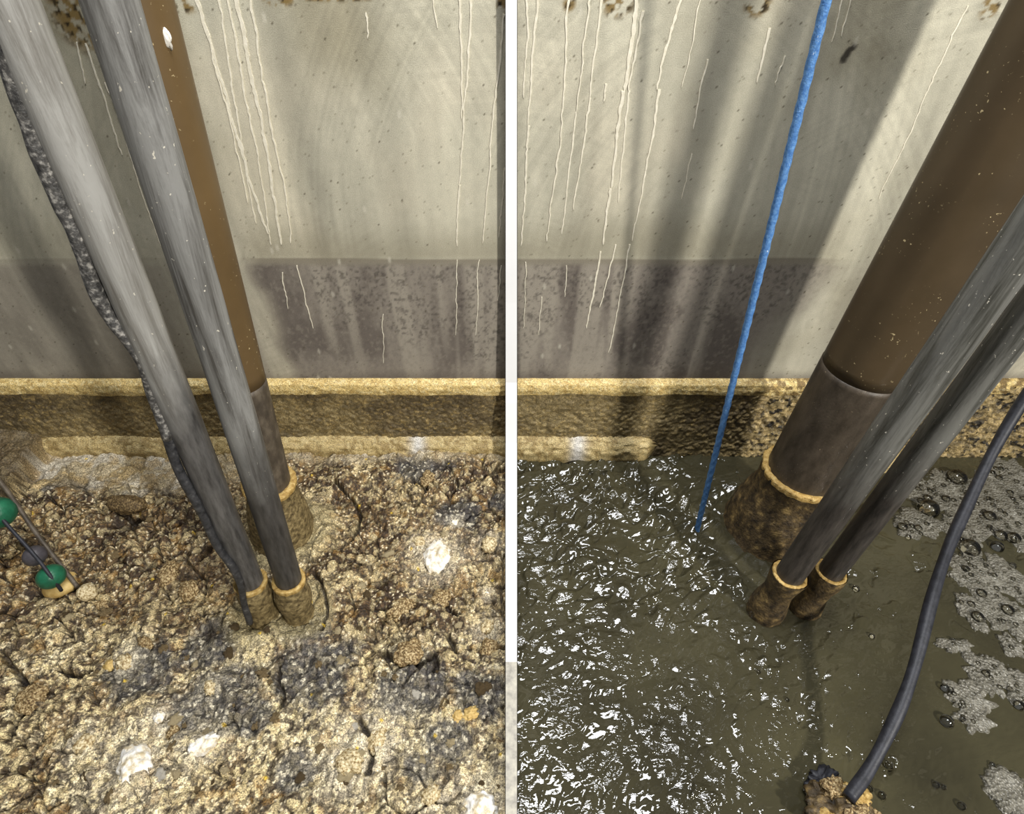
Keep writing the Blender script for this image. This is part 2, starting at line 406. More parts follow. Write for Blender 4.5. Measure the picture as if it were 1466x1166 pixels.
for i, (p0, p1, w) in enumerate((
    ((285, 0), (385, 335), .009), ((312, 0), (372, 320), .005), ((328, 0), (388, 350), .005), ((337, 0), (402, 350), .010), ((358, 0), (415, 348), .0055),
    ((300, 50), (352, 290), .004), ((110, 60), (126, 120), .004), ((122, 62), (173, 222), .005), ((150, 118), (232, 352), .003),
    ((622, 0), (627, 40), .004), ((658, 0), (656, 170), .006), ((677, 0), (659, 265), .006), ((659, 265), (655, 352), .006), ((722, 20), (692, 348), .005), ((723, 240), (715, 340), .004),
    ((523, 18), (524, 55), .004), ((655, 372), (652, 480), .003), ((686, 372), (681, 480), .003), ((718, 380), (714, 430), .003),
    ((425, 380), (448, 470), .0035), ((405, 390), (414, 442), .003), ((549, 450), (546, 520), .0028),
    ((751, 0), (749, 140), .005), ((769, 0), (757, 180), .0065), ((757, 180), (748, 352), .006), ((815, 0), (803, 200), .006), ((803, 200), (784, 345), .005),
    ((844, 0), (824, 160), .005), ((824, 160), (806, 335), .005), ((861, 0), (845, 140), .006), ((845, 140), (822, 300), .005),
    ((911, 0), (892, 130), .012), ((892, 130), (875, 270), .009), ((875, 270), (866, 350), .008), ((922, 16), (901, 130), .006), ((901, 130), (885, 290), .005),
    ((976, 0), (943, 128), .008), ((943, 128), (925, 245), .007), ((925, 245), (905, 345), .005), ((868, 120), (865, 145), .006), ((1003, 0), (975, 125), .003), ((1013, 85), (992, 185), .004), ((990, 220), (977, 285), .003),
    ((1102, 40), (1086, 118), .007), ((1125, 80), (1112, 122), .004), ((860, 360), (842, 470), .0065), ((902, 350), (868, 505), .0045), ((882, 350), (860, 440), .0045), ((752, 375), (748, 470), .003), ((776, 425), (772, 480), .0028), ((811, 380), (808, 425), .0028),
    ((1386, 8), (1260, 285), .0035), ((1217, 0), (1202, 52), .003), ((1205, 0), (1192, 60), .003))):
    streak(p0, p1, w, i)

# ------------------------------------------------------------------ the grease ring low on the wall
def grease_strip(name, x0, x1, prof, noise_amp, ragged, colf, mat, step=.006, seed=0):
    """prof: list of (y out of the wall, z); ragged moves the last rows down and up"""
    xs = np.arange(x0, x1, step); k = len(prof)
    P = np.array(prof)
    t = np.linspace(0, 1, 1+(k-1)*6); yy = np.interp(t, np.linspace(0, 1, k), P[:, 0]); zz = np.interp(t, np.linspace(0, 1, k), P[:, 1])
    Xg, T = np.meshgrid(xs, t)
    rg = ragged*(fbm(xs*4+seed, xs*0+seed, seed, 4, .6)-.5)*2
    Yg = WY-np.repeat(yy[:, None], len(xs), 1); Zg = np.repeat(zz[:, None], len(xs), 1)+T*rg[None, :]
    nz = fbm(Xg*28+seed, Zg*40+Yg*40, seed, 3)-.5; env = np.sin(np.pi*np.clip(T, 0, 1))*.8+.2
    tp = sstep(x0, x0+.12, xs)*sstep(x1, x1-.14, xs+.02*vn(xs*30, xs*0, 3))
    if seed > 3: Yg = WY-(WY-Yg)*tp[None, :]; Zg = Zg*(.3+.7*tp[None, :])
    Yg = Yg-noise_amp*nz*env*2; Zg = Zg+noise_amp*.4*(fbm(Xg*33, Yg*50+Zg*20, seed+2, 2)-.5)
    return link(name, grid_mesh(name, Xg, Yg, Zg, colf(Xg, Zg, T)), mat)
def lipcol(Xg, Zg, T):
    c = np.zeros(Xg.shape+(3,)); c[:] = srgb(204, 178, 116)
    n = fbm(Xg*60, T*9, 3, 4); c = mixc(c, srgb(168, 138, 78), sstep(.48, .7, n)*.7); c = mixc(c, srgb(226, 208, 156), sstep(.52, .75, fbm(Xg*110, T*14, 6, 3))*.7)
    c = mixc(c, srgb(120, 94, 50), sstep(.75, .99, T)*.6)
    r = sstep(.85, 1.2, Xg); c = mixc(c, srgb(120, 98, 58), r*sstep(.4, .6, fbm(Xg*60, Zg*60, 1, 3)))
    return c
lip = grease_strip('grease_ledge', -2.6, 2.6, [(-.005, ZR+.012), (.012, ZR+.008), (.030, ZR-.004), (.036, ZR-.030), (.034, ZR-.055), (.020, ZR-.066), (-.01, ZR-.060)], .005, .020, lipcol, M['band'], seed=2)
tag(lip, 'yellow ragged ledge of hardened grease running along the wall foot', 'grease')
gx = np.arange(-2.6, 2.6, .0045); gz = np.arange(-.12, ZR-.01, .0045); X, Z = np.meshgrid(gx, gz)
f1, f2, cid = worley(X*46, Z*46, 2)
rgt = sstep(.85, 1.2, X)
Yb = WY-.006-.014*fbm(X*6, Z*9, 3, 4)-.006*(1-f1)*(.5+1.5*rgt)-.012*fbm(X*70, Z*80, 1, 3)*(1+rgt)
c = np.zeros(X.shape+(3,)); c[:] = srgb(134, 118, 82)
c = mixc(c, srgb(84, 72, 52), sstep(.42, .70, fbm(X*3.2+7, Z*5, 4, 5))*.8); c = mixc(c, srgb(152, 130, 82), sstep(.55, .75, fbm(X*70, Z*110, 2, 4))*.8)
c = mixc(c, srgb(172, 150, 104), rgt*sstep(.45, .62, fbm(X*42, Z*42, 5, 3))); c = mixc(c, srgb(34, 28, 20), rgt*sstep(.6, .7, fbm(X*50+8, Z*50, 1, 3)))
c = c*(.72+.55*cid)[..., None]
band = link('grease_band', grid_mesh('grease_band', X, Yb, Z, c), M['band'])
tag(band, 'rough dark brown grease band coating the wall under the yellow ledge', 'grease')
def footcol(Xg, Zg, T):
    c = np.zeros(Xg.shape+(3,)); c[:] = srgb(176, 155, 106)
    c = mixc(c, srgb(128, 106, 62), sstep(.45, .65, fbm(Xg*40, T*6, 1, 4))*.7); c = mixc(c, srgb(196, 178, 130), sstep(.55, .7, fbm(Xg*80, T*12, 4, 3))*.6)
    for px in (600, 826):
        q = on_z(px, 632, .02); c = mixc(c, srgb(206, 204, 200), np.exp(-((Xg-q.x)/.035)**2)*.8)
    return c
foot = grease_strip('grease_fillet', -2.6, .74, [(-.01, .075), (.022, .066), (.040, .052), (.058, .028), (.066, .0), (.064, -.05), (.05, -.1)], .008, .006, footcol, M['band'], seed=5)
tag(foot, 'tan fillet of grease where the wall meets crust and water', 'grease')
foot2 = grease_strip('grease_fillet', 1.30, 1.92, [(-.01, .02), (.04, .01), (.09, .0), (.13, -.03), (.14, -.08), (.10, -.12)], .016, .01, footcol, M['band'], seed=6)
tag(foot2, 'crumbling grease fillet behind the right grey pipes', 'grease')

# ------------------------------------------------------------------ the crust on the left
def fp(px, py, z=0.0):
    q = on_z(px, py, z); return (q.x, q.y)
CRACKS = [([(478, 688), (500, 708), (514, 728), (512, 752), (500, 775)], .006), ([(452, 822), (466, 848), (470, 875), (460, 905)], .006), ([(0, 935), (22, 965), (38, 990), (34, 1018), (10, 1050)], .008),
          ([(512, 1030), (528, 1052), (534, 1080), (526, 1105)], .008), ([(590, 690), (610, 700)], .005), ([(160, 722), (185, 741), (208, 744)], .012), ([(402, 960), (404, 1010)], .007),
          ([(255, 660), (275, 668), (290, 664)], .004), ([(630, 860), (655, 880)], .006), ([(60, 1095), (68, 1080)], .006), ([(545, 930), (565, 945), (600, 955), (622, 935), (624, 960)], .008),
          ([(480, 1100), (500, 1080)], .005), ([(285, 800), (310, 775)], .007), ([(80, 955), (105, 965), (125, 960)], .006), ([(640, 905), (652, 930)], .006)]
CR = [([fp(*p) for p in c], w) for c, w in CRACKS]
PALE = [fp(*p) for p in ((90, 655), (150, 662), (215, 668), (270, 668), (330, 655))]
GREY = [(fp(*p), r) for p, r in (((210, 960), .16), ((310, 1000), .20), ((300, 930), .14), ((450, 960), .20), ((440, 905), .12), ((600, 665), .17), ((660, 740), .13), ((715, 720), .08), ((590, 975), .18), ((690, 985), .14), ((640, 1060), .10), ((360, 1030), .10), ((70, 700), .05), ((420, 1105), .10), ((600, 1100), .08))]
PITS = [(fp(*p), r, dz) for p, r, dz in (((186, 748), .085, .05), ((300, 905), .05, .03), ((270, 820), .06, .03), ((60, 845), .07, .04), ((110, 690), .06, .02))]
FEET = [(fp(372, 880), .10), (fp(432, 876), .10), (fp(412, 762), .15)]
BIG = [
 (628, 797, 21, 26, 14, 'white', 'round white fat lump near the middle of the right crust edge'),
 (194, 1097, 23, 29, 15, 'white', 'largest white fat lump low on the left of the crust'),
 (690, 1160, 24, 24, 15, 'white', 'white fat lump at the bottom beside the white strip'),
 (291, 1066, 12, 20, 10, 'white', 'upright pear-shaped white lump right of the largest white lump'),
 (700, 780, 10, 15, 9, 'cream', 'cream lump leaning in a dark hollow beside the white strip'),
 (652, 749, 6, 5, 5, 'white', 'tiny white crumb above the round white lump'),
 (697, 848, 6, 5, 4, 'white', 'small white flat crumb near the white strip'),
 (228, 1027, 8, 7, 6, 'white', 'small white crumb in the dark patch above the pear-shaped lump'),
 (120, 1064, 11, 13, 9, 'cream', 'cream lump left of the largest white lump'),
 (158, 953, 9, 8, 7, 'ochre', 'pair-forming yellow pebble at the upper left dark patch'),
 (178, 948, 11, 13, 9, 'cream', 'cream pebble touching the small yellow pebble'),
 (600, 776, 9, 11, 8, 'cream', 'cream pebble left of the round white lump'),
 (617, 1139, 11, 15, 9, 'cream', 'cream lump left of the bottom white lump'),
 (612, 686, 10, 14, 8, 'tan', 'tan clod high on the crust by the dark patch'),
 (600, 696, 6, 6, 5, 'ochre', 'small yellow pebble under the high tan clod'),
 (632, 857, 14, 13, 8, 'tan', 'round tan clod below the round white lump'),
 (576, 872, 16, 22, 9, 'tan', 'broad tan clod right of the twin grease stubs'),
 (699, 897, 10, 11, 8, 'cream', 'cream round clod touching the white strip, upper one'),
 (700, 930, 12, 16, 8, 'tan', 'oblong tan clod beside the white strip, lower one'),
 (585, 935, 20, 18, 10, 'tan', 'cracked tan clod above the grey patch'),
 (655, 1026, 8, 7, 6, 'ochre', 'left yellow pebble of the pair near the white strip'),
 (674, 1022, 9, 12, 8, 'ochre', 'right yellow pebble of the pair near the white strip'),
 (248, 1048, 9, 9, 7, 'tan', 'tan pebble just left of the pear-shaped white lump'),
 (300, 985, 7, 12, 6, 'cream', 'slim cream chip in the dark grey patch'),
 (208, 920, 7, 13, 6, 'tan', 'slim tan chip under the left float chain'),
 (240, 822, 20, 13, 10, 'tan', 'rounded tan clod between the float chain and hose'),
 (270, 845, 15, 14, 9, 'tan', 'rounded tan clod beside the bent hose end'),
 (500, 1092, 20, 16, 9, 'cream', 'broad cream clod at the bottom middle of the crust'),
 (45, 1000, 18, 22, 9, 'tan', 'broad tan clod at the left edge beside the crack'),
 (540, 1060, 18, 12, 8, 'cream', 'flat cream clod beside the bottom middle crack'),
 (392, 762, 14, 16, 10, 'cream', 'pale broken grease flake between the left pipes'),
]
def kerb_mask(X, Y):
    xe = -2.19+.07*(1.97-Y)/.42+.02*(vn(Y*9, Y*0+3, 2)-.5)
    return sstep(xe+.012, xe-.012, X)
def crust_h(X, Y, full=False):
    wx = X+.02*(fbm(X*7, Y*7, 2, 2)-.5); wy = Y+.02*(fbm(X*7+50, Y*7, 3, 2)-.5)
    h = .06*(fbm(X*2.6+5, Y*2.6, 0, 3)-.5)+.075*(fbm(wx*9+3, wy*9, 1, 4, .6)-.5)
    g1, g2, gid = worley(wx*26, wy*26, 2); k1, k2, kid = worley(X*115, Y*115, 4)
    pale = sstep(.21, .09, segdist(X+.03*(fbm(X*14, Y*14, 5, 2)-.5), Y*1.25+.06*(fbm(X*9, Y*9, 6, 3)-.5)-.25*Y, [(a, b*1.0) for a, b in PALE]))
    back = sstep(1.86, 1.93, Y+.04*(fbm(X*7, Y*0+2, 4, 3)-.5)); pale = np.clip(np.maximum(pale, back*.7), 0, 1)
    rough = 1-.8*pale
    h = h+rough*(.020*(.55-g1)*(gid > .35)+.009*(.5-k1)*(.3+kid)+.012*(fbm(X*60, Y*60, 5, 3)-.5))
    h = h+pale*.010*np.abs(fbm(X*30, Y*40, 3, 3)-.5)
    cr = np.zeros_like(h)
    e1, e2, _c = worley(wx*8+.02*0, wy*8, 5); v1, v2, _c = worley(wx*15+3, wy*15, 1)
    mk = sstep(.47, .60, fbm(X*3.5+11, Y*3.5, 4, 3))*(1-.5*pale)
    cr = np.maximum(cr, .8*sstep(.07, .02, e2-e1)*mk); cr = np.maximum(cr, .55*sstep(.09, .02, v2-v1)*sstep(.5, .62, fbm(X*5+3, Y*5+8, 6, 3))*(1-.6*pale))
    lump_ = sstep(.55, .15, v1)*sstep(.45, .6, fbm(X*4, Y*4+5, 2, 3)); h = h+.010*lump_*rough
    jx = X+.016*(fbm(X*30, Y*30, 1, 2)-.5); jy = Y+.016*(fbm(X*30+9, Y*30, 2, 2)-.5)
    for pts, w in CR: cr = np.maximum(cr, sstep(w*1.6, w*.5, segdist(jx, jy, pts)))
    h = h-.035*cr
    for (cx, cy), r, dz in PITS: h = h-dz*np.exp(-(((X-cx)/r)**2+((Y-cy)/(r*.6))**2))
    moat = np.zeros_like(h)
    for (cx, cy), r in FEET:
        d = np.hypot(X-cx, Y-cy); h = h*(1-.8*np.exp(-(d/r)**2))+.020*np.exp(-((d-r*1.05)/.03)**2)
        moat = np.maximum(moat, sstep(r*1.5, r*.9, d+.04*(fbm(X*14, Y*14, 4, 3)-.5)))
    h = h-.01+.10*kerb_mask(X, Y)
    if not full: return h
    return h, g1, gid, k1, kid, pale, cr, moat
def crust_col(X, Y, g1, gid, k1, kid, pale, cr, moat):
    kerb = kerb_mask(X, Y)
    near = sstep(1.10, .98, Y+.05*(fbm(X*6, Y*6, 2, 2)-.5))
    c = np.zeros(X.shape+(3,)); c[:] = srgb(128, 104, 68)
    c = mixc(c, srgb(72, 52, 30), sstep(.46, .62, fbm(X*6+2, Y*6, 3, 5, .65))*.9)
    c = mixc(c, srgb(178, 158, 116), sstep(.52, .66, fbm(X*7+22, Y*7, 6, 5, .65)))
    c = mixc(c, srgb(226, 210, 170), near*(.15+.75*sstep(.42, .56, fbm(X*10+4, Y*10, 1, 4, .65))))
    # grains: each its own tone
    c = c*(.25+1.45*kid)[..., None]; c = mixc(c, srgb(240, 226, 190), (kid > .84)*sstep(.5, .3, k1)*.85)
    c = mixc(c, srgb(52, 36, 18), sstep(.50, .75, k1)*.75*(1-pale))
    c = mixc(c, srgb(50, 34, 16), sstep(.52, .62, fbm(X*60, Y*60, 1, 3))*.8*(1-pale))
    c = mixc(c, srgb(232, 212, 160), sstep(.58, .68, fbm(X*60+6, Y*60, 4, 3))*(.35+.4*near)*(1-pale))
    big = (gid > .82)*sstep(.42, .30, g1); c = mixc(c, srgb(212, 192, 144), big*.6)
    c = mixc(c, srgb(168, 128, 62), sstep(.66, .74, fbm(X*24, Y*24, 2, 3))*.35*(1-pale))
    gr = np.zeros_like(X)
    for (cx, cy), r in GREY:
        gr = np.maximum(gr, np.exp(-((np.hypot(X-cx, (Y-cy)*1.2))/r)**2*1.3))
    gr = sstep(.30, .66, gr*.95+.75*(fbm(X*11, Y*11, 5, 4, .6)-.5))*(1-pale)
    gc = np.zeros_like(c); gc[:] = srgb(84, 82, 80); gc = gc*(.4+1.15*kid)[..., None]
    gc = mixc(gc, srgb(40, 38, 40), sstep(.5, .64, fbm(X*30, Y*30, 6, 3))*.7); gc = mixc(gc, srgb(206, 198, 176), (kid > .88)*.8)
    c = c*(1-gr[..., None]*.82)+gc*gr[..., None]*.82
    pc = np.zeros_like(c); pc[:] = srgb(170, 156, 126); pc = mixc(pc, srgb(194, 186, 168), sstep(.45, .65, fbm(X*9, Y*12, 2, 4)))
    ln = np.abs(fbm(X*16, Y*34, 4, 3)-.5); pc = mixc(pc, srgb(112, 92, 60), sstep(.03, .008, ln)*.6); pc = mixc(pc, srgb(150, 126, 78), sstep(.5, .7, fbm(X*20, Y*20, 1, 3))*.7)
    c = c*(1-pale[..., None]*.9)+pc*pale[..., None]*.9
    c = mixc(c, srgb(176, 162, 120), moat*.65)
    for (px, py, rx, ry, rz, mm, lab) in BIG:
        if mm in ('white', 'cream'):
            a_, b_ = fp(px, py); c = mixc(c, srgb(236, 224, 196), np.exp(-(np.hypot(X-a_, Y-b_)/(rx*.0048))**2)*.75*(.4+.6*kid))
    c = mixc(c, srgb(70, 50, 28), np.exp(-((X-fp(270, 830)[0])/.16)**2-((Y-fp(270, 830)[1])/.10)**2)*.45)
    c = mixc(c, srgb(34, 24, 14), cr*.9)
    c = mixc(c, srgb(84, 70, 46), kerb*.8)
    for (cx, cy), r, dz in PITS: c = mixc(c, srgb(46, 34, 20), np.exp(-(((X-cx)/(r*.8))**2+((Y-cy)/(r*.4))**2))*.75)
    f1, f2, cid = worley(X*15, Y*15, 6); c = mixc(c, srgb(214, 180, 60), sstep(.10, .06, f1)*(cid > .95)*.9)
    return c
gx = np.arange(-2.6, -.012, .0034); gy = np.arange(.28, 1.99, .0034); X, Y = np.meshgrid(gx, gy)
h, g1, gid, k1, kid, pale, cr, moat = crust_h(X, Y, True)
crust = link('grease_crust', grid_mesh('grease_crust', X, Y, h, crust_col(X, Y, g1, gid, k1, kid, pale, cr, moat)), M['crust'])
tag(crust, 'thick cracked crust of brown and cream grease left of the white strip', 'crust', kind='stuff')
# low kerb of grease in the left corner of the pit
a = on_z(-30, 640, .05)
def lump_at(name, px, py, rx, ry, rz, mat, seed, label, cat='grease lump', group=None, z=None, rough=.25, sink=.3, rot=0, freq=2.2, sub=3):
    """a lump of rx, ry, rz pixels standing in the crust at a pixel"""
    q = on_z(px, py, 0)
    zz = float(crust_h(np.array([q.x]), np.array([q.y]))[0]) if z is None else z
    q = on_z(px, py, zz); k = mpp(q)
    o = link(name, lump(name, rx*k, ry*k, rz*k, seed, rough, freq, sub), mat)
    o.location = (q.x, q.y, zz+rz*k*(1-sink)*.6); o.rotation_euler = (0, 0, rot)
    return tag(o, label, cat, group)
for i, (px, py, rx, ry, rz, mm, lab) in enumerate(BIG):
    nm = {'white': 'fat_lump', 'cream': 'cream_lump', 'tan': 'grease_clod', 'ochre': 'pebble', 'brown_clod': 'grease_clod'}[mm]
    lump_at(nm, px, py, rx, ry, rz, M[mm], i+1, lab, 'pebble' if mm == 'ochre' else 'lump', rough=.36, rot=i*.7, sink=1.1, freq=3.4, sub=4)
o = lump_at('grease_clod', 184, 729, 29, 13, 12, M['brown_clod'], 77, 'long brown clod lying over a dark hollow left of the pipes', 'lump', rough=.3, sink=-.4, rot=-.12)
# crumbs strewn over the crust
rr = random.Random(11)
protos = [lump('crumb', 1, 1, .75, 100+i, .6, 2.8, 3) for i in range(6)]
for me, mm in zip(protos, ('cream', 'tan', 'tan', 'cream', 'brown_clod', 'white')): me.materials.append(M[mm])
n = 0
while n < 130:
    px, py = rr.uniform(4, 720), rr.uniform(655, 1160)
    if 330 < px < 470 and 640 < py < 900: continue
    if py < 690 and px < 340: continue
    x, y = fp(px, py)
    zz = float(crust_h(np.array([x]), np.array([y]))[0])
    r = rr.choice((2.2, 2.6, 3, 3.4, 4, 5, 6.5))*.0026
    k = rr.choice((0, 0, 1, 1, 2, 3, 3, 4, 4)) if rr.random() > .03 else 5
    o = bpy.data.objects.new('crumb', protos[k]); COL.objects.link(o)
    o.location = (x, y, zz+r*.02); o.scale = (r*rr.uniform(.8, 1.4), r*rr.uniform(.8, 1.4), r); o.rotation_euler = (0, 0, rr.uniform(0, 6))
    tone = ('cream', 'tan', 'tan', 'cream', 'dark brown', 'bright white')[k]
    if py > 1060: where = 'low in the left corner' if px < 150 else 'near the largest white lump' if px < 330 else 'at the bottom middle of the crust' if px < 560 else 'near the bottom white lump'
    elif py > 900: where = 'below the float chain by the left crack' if px < 140 else 'in the left dark grey patch' if px < 400 else 'in the dark patch below the twin stubs' if px < 540 else 'on the grey patch near the white strip'
    elif py > 760: where = 'beside the float balls' if px < 160 else 'between float balls and hose' if px < 345 else 'right of the twin grease stubs' if px < 580 else 'around the round white lump'
    else: where = 'near the long brown clod' if px < 345 else 'behind the narrow brown pipe foot' if px < 560 else 'in the high dark patch by the wall'
    tag(o, tone+' grease crumb stuck in the crust '+where, 'crumb', tone+' crumbs '+where)
    n += 1

# ------------------------------------------------------------------ the water on the right
gx = np.arange(.012, 2.65, .0042); gy = np.arange(.28, 2.03, .0042); X, Y = np.meshgrid(gx, gy)
wx = X+.06*(fbm(X*5, Y*5, 2, 2)-.5); wy = Y+.06*(fbm(X*5+9, Y*5, 3, 2)-.5)
u = wx*.80+wy*.60; v = -wx*.60+wy*.80
act = .06+1.5*sstep(.44, .60, fbm(X*3.4+3, Y*3.4+8, 6, 3))
def facets(fu, fv, seed, prob):
    """small wavelets: cells of the surface tipped towards the near side or any way"""
    a = u*fu+.5*(vn(u*fu*1.7+5, v*fv*1.7, seed)-.5)+.12*(vn(u*fu*4, v*fv*4+3, seed+2)-.5); b = v*fv+.5*(vn(u*fu*1.7+25, v*fv*1.7+9, seed+1)-.5)+.12*(vn(u*fu*4+7, v*fv*4, seed+3)-.5)
    xi = np.floor(a).astype(int); yi = np.floor(b).astype(int)
    best = np.full(a.shape, 9.0); sec = best.copy(); oa = np.zeros_like(a); ob = oa.copy(); r1 = oa.copy(); r2 = oa.copy(); r3 = oa.copy()
    for i in (-1, 0, 1):
        for j in (-1, 0, 1):
            p, q = (xi+i) & 255, (yi+j) & 255
            ca = xi+i+_T[seed % 8, p, q]; cb = yi+j+_T[(seed+1) % 8, p, q]
            d = np.hypot(ca-a, cb-b); nw = d < best
            sec = np.where(nw, best, np.minimum(sec, d)); best = np.where(nw, d, best)
            oa = np.where(nw, a-ca, oa); ob = np.where(nw, b-cb, ob)
            r1 = np.where(nw, _T[(seed+2) % 8, p, q], r1); r2 = np.where(nw, _T[(seed+3) % 8, p, q], r2); r3 = np.where(nw, _T[(seed+4) % 8, p, q], r3)
    go = r1 < prob
    sx = np.where(go, .07+.32*(X-.3)+.20*(r2-.5), .30*(r2-.5)); sy = np.where(go, .275+.30*(Y-1.2)+.16*(r3-.5), .30*(r3-.5))
    su = sx*.80+sy*.60; sv = -sx*.60+sy*.80
    return (su*oa/fu+sv*ob/fv)*sstep(.0, .30, sec-best)
calm = sstep(1.15, 1.45, X); far = sstep(.75, 1.35, Y)
clump = sstep(.43, .57, fbm(X*4.2+3, Y*4.2+8, 6, 3))
left = sstep(1.25, .55, X)
prob = (.07+.85*far*left+.05*(1-far)*left+.12*far)*(.08+1.0*clump)
rip = .005*(fbm(u*8, v*14, 1, 2)-.5)+.003*act*(fbm(u*24, v*40, 4, 2)-.5)
h = ZW+rip*(1-.5*calm)+(facets(11, 18, 5, prob)*far+facets(17, 32, 1, prob)*(1-far)+.30*facets(30, 52, 3, prob*.5)*(.4+.6*far))*(1-.5*calm)
water = link('murky_water', grid_mesh('murky_water', X, Y, h), M['water'])
tag(water, 'murky olive water with bright ripples right of the white strip', 'water', kind='stuff')

# ------------------------------------------------------------------ the white gap of the collage, added as a solid strip
def divider():
    root = empty('collage_gap', (0, .35, -.05))
    tag(root, 'white collage gap built as a narrow strip between crust and water', 'divider')
    path = [(WY-.035, 2.25), (WY-.04, 1.4), (WY-.045, .8), (WY-.06, .42), (WY-.085, .33), (WY-.12, .12), (WY-.16, .05), (1.5, .045), (1.0, .045), (.84, .045), (.60, .045), (.32, .045)]
    # resample so that the width can follow
    pts = []
    for (a, b), (c, d) in zip(path[:-1], path[1:]):
        for i in range(6): pts.append((a+(c-a)*i/6, b+(d-b)*i/6))
    pts.append(path[-1])
    def seg(sel, name, mat, w0, dz, par):
        v = []; f = []
        for (y, z) in sel:
            hw = 8.0*mpp(Vector((0, y, z)))*w0; cx = -mpp(Vector((0, y, z)))
            # inward normal: away from the wall and floor towards the open pit
            ny, nz = (-1, 0) if z > .3 else ((0, 1) if y < WY-.14 else (-.7, .7))
            v += [(cx-hw, y-ny*.09, z-nz*.09), (cx-hw, y+ny*dz, z+nz*dz), (cx+hw, y+ny*dz, z+nz*dz), (cx+hw, y-ny*.09, z-nz*.09)]
        n = len(sel)
        for i in range(n-1):
            for k in range(4): f.append((i*4+k, i*4+(k+1) % 4, (i+1)*4+(k+1) % 4, (i+1)*4+k))
        f.append((0, 1, 2, 3)); k = (n-1)*4; f.append((k+3, k+2, k+1, k))
        o = link(name, pymesh(name, [(x-0, y-.35, z+.05) for x, y, z in v], f, False), mat, par); return o
    q = on_z(732, 948, .045)
    up = [p for p in pts if p[0] > q.y]+[(q.y, .045)]; dn = [(q.y, .045)]+[p for p in pts if p[0] < q.y]
    a = seg(up, 'board', M['divider'], 1.0, 0, root)
    b = seg(dn, 'faded_board', M['soiled'], 1.0, 0, root); b['label'] = 'lower end of the strip, where the gap fades to cream and grey'
    seg(pts, 'edging', M['edge'], 1.10, -.004, root)
divider()

# ------------------------------------------------------------------ pipes
def axis(line, base_py, z0):
    (x0, y0), (x1, y1) = line
    xa = lambda py: x0+(x1-x0)*(py-y0)/(y1-y0)
    B = on_z(xa(base_py), base_py, z0); T = on_y(xa(0), 0, B.y)
    d = (T-B).normalized(); return B, d
def along(B, d, px_y):
    """distance along an axis at which it crosses a picture row"""
    lo_, hi_ = 0, 3
    for _ in range(40):
        m_ = (lo_+hi_)/2; p = B+d*m_; r = p-CAM
        yy = H/2-F*(r.y*ST+r.z*CT)/(r.y*CT-r.z*ST)
        if yy > px_y: lo_ = m_
        else: hi_ = m_
    return lo_
def tube(name, r, z0, z1, mat, parent, inner=None, wobble=0, seg=40):
    n = 40
    zs = [z0+(z1-z0)*i/n for i in range(n+1)]
    w = (lambda ph, z: 1+wobble*(float(vn(np.array([z*9+3]), np.array([ph*1.5]), 2)[0])-.5)) if wobble else None
    prof = [((inner or r*.86), z0+.0)]+[(r, z) for z in zs]+[((inner or r*.86), z1)]
    if inner or True: prof.append(((inner or r*.86), z0))
    return link(name, lathe(name, prof, seg, w), mat, parent)
def coat(parent, r, z1, flare, matc, seed, rimw=.016, zbot=-.06):
    """grease grown round the foot of a pipe, with its yellow top rim"""
    def wob(ph, z):
        a = np.array([math.cos(ph)*1.6+seed*5+20]); b = np.array([math.sin(ph)*1.6+z*7+20])
        return 1+.11*(float(fbm(a, b, seed, 3)[0])-.5)+.05*(float(vn(a*7, b*7, seed+1)[0])-.5)
    prof = []
    for i in range(25):
        t = i/24; z = zbot+(z1-zbot)*t
        prof.append((r+rimw+flare*(1-t)**2.2+.006*math.sin(t*9+seed), z))
    c = link('grease_coat', lathe('grease_coat', prof, 56, wob), matc, parent)
    pr = []
    for i in range(11):
        a = math.pi*i/10; pr.append((r+rimw*.5+math.cos(a)*rimw*.72, z1-.004+math.sin(a)*rimw*.55))
    pr.insert(0, (r+rimw*1.05, z1-.02)); pr.append((r-.004, z1-.02))
    def wob2(ph, z): return wob(ph, z1)*(1+.03*(float(vn(np.array([ph*7.0]), np.array([z*90+9]), seed)[0])-.5))
    m = link('grease_rim', lathe('grease_rim', pr, 72, wob2), M['rim'], parent); m['label'] = 'yellow grease rim'
def q_up(d): return Vector((0, 0, 1)).rotation_difference(d)
def pipe(name, label, line, base_py, z0, width_at, width, split_py, mats, rim_py, flare, seed, coatm='coat', rimw=.010):
    B, d = axis(line, base_py, z0)
    s = along(B, d, width_at); P = B+d*s
    sl = (line[1][0]-line[0][0])/(line[1][1]-line[0][1]); r = .5*width*math.cos(math.atan(sl))*mpp(P)
    root = empty(name, B, q_up(d)); tag(root, label, 'pipe')
    L = 2.5
    if split_py:
        zs = along(B, d, split_py)
        tube('pipe_run', r, zs, L, mats[0], root)
        lw = tube('soiled_pipe_end', r*1.012, -.03, zs, mats[1], root); lw['label'] = 'darker soiled lower length'
    else:
        tube('pipe_run', r, -.03, L, mats[0], root, wobble=.02)
    coat(root, r, along(B, d, rim_py), flare, M[coatm], seed, rimw)
    return B, d, r
pL1 = pipe('grey_pipe', 'pale grey pipe with the black wrapped hose along it, leftmost', ((13, 0), (351, 815)), 885, -.01, 300, 67, None, [M['grey_a']], 832, .006, 1)
pL2 = pipe('grey_pipe', 'streaked grey pipe between the pale pipe and the narrow brown pipe', ((157, 0), (410, 820)), 880, -.01, 300, 66, None, [M['grey_b']], 829, .008, 2)
pLb = pipe('brown_pipe', 'narrow brown pipe behind the two grey pipes on the left', ((192, 0), (385, 690)), 762, -.01, 640, 64, 545, [M['brown_pipe'], M['brown_low']], 690, .06, 3, rimw=.020)
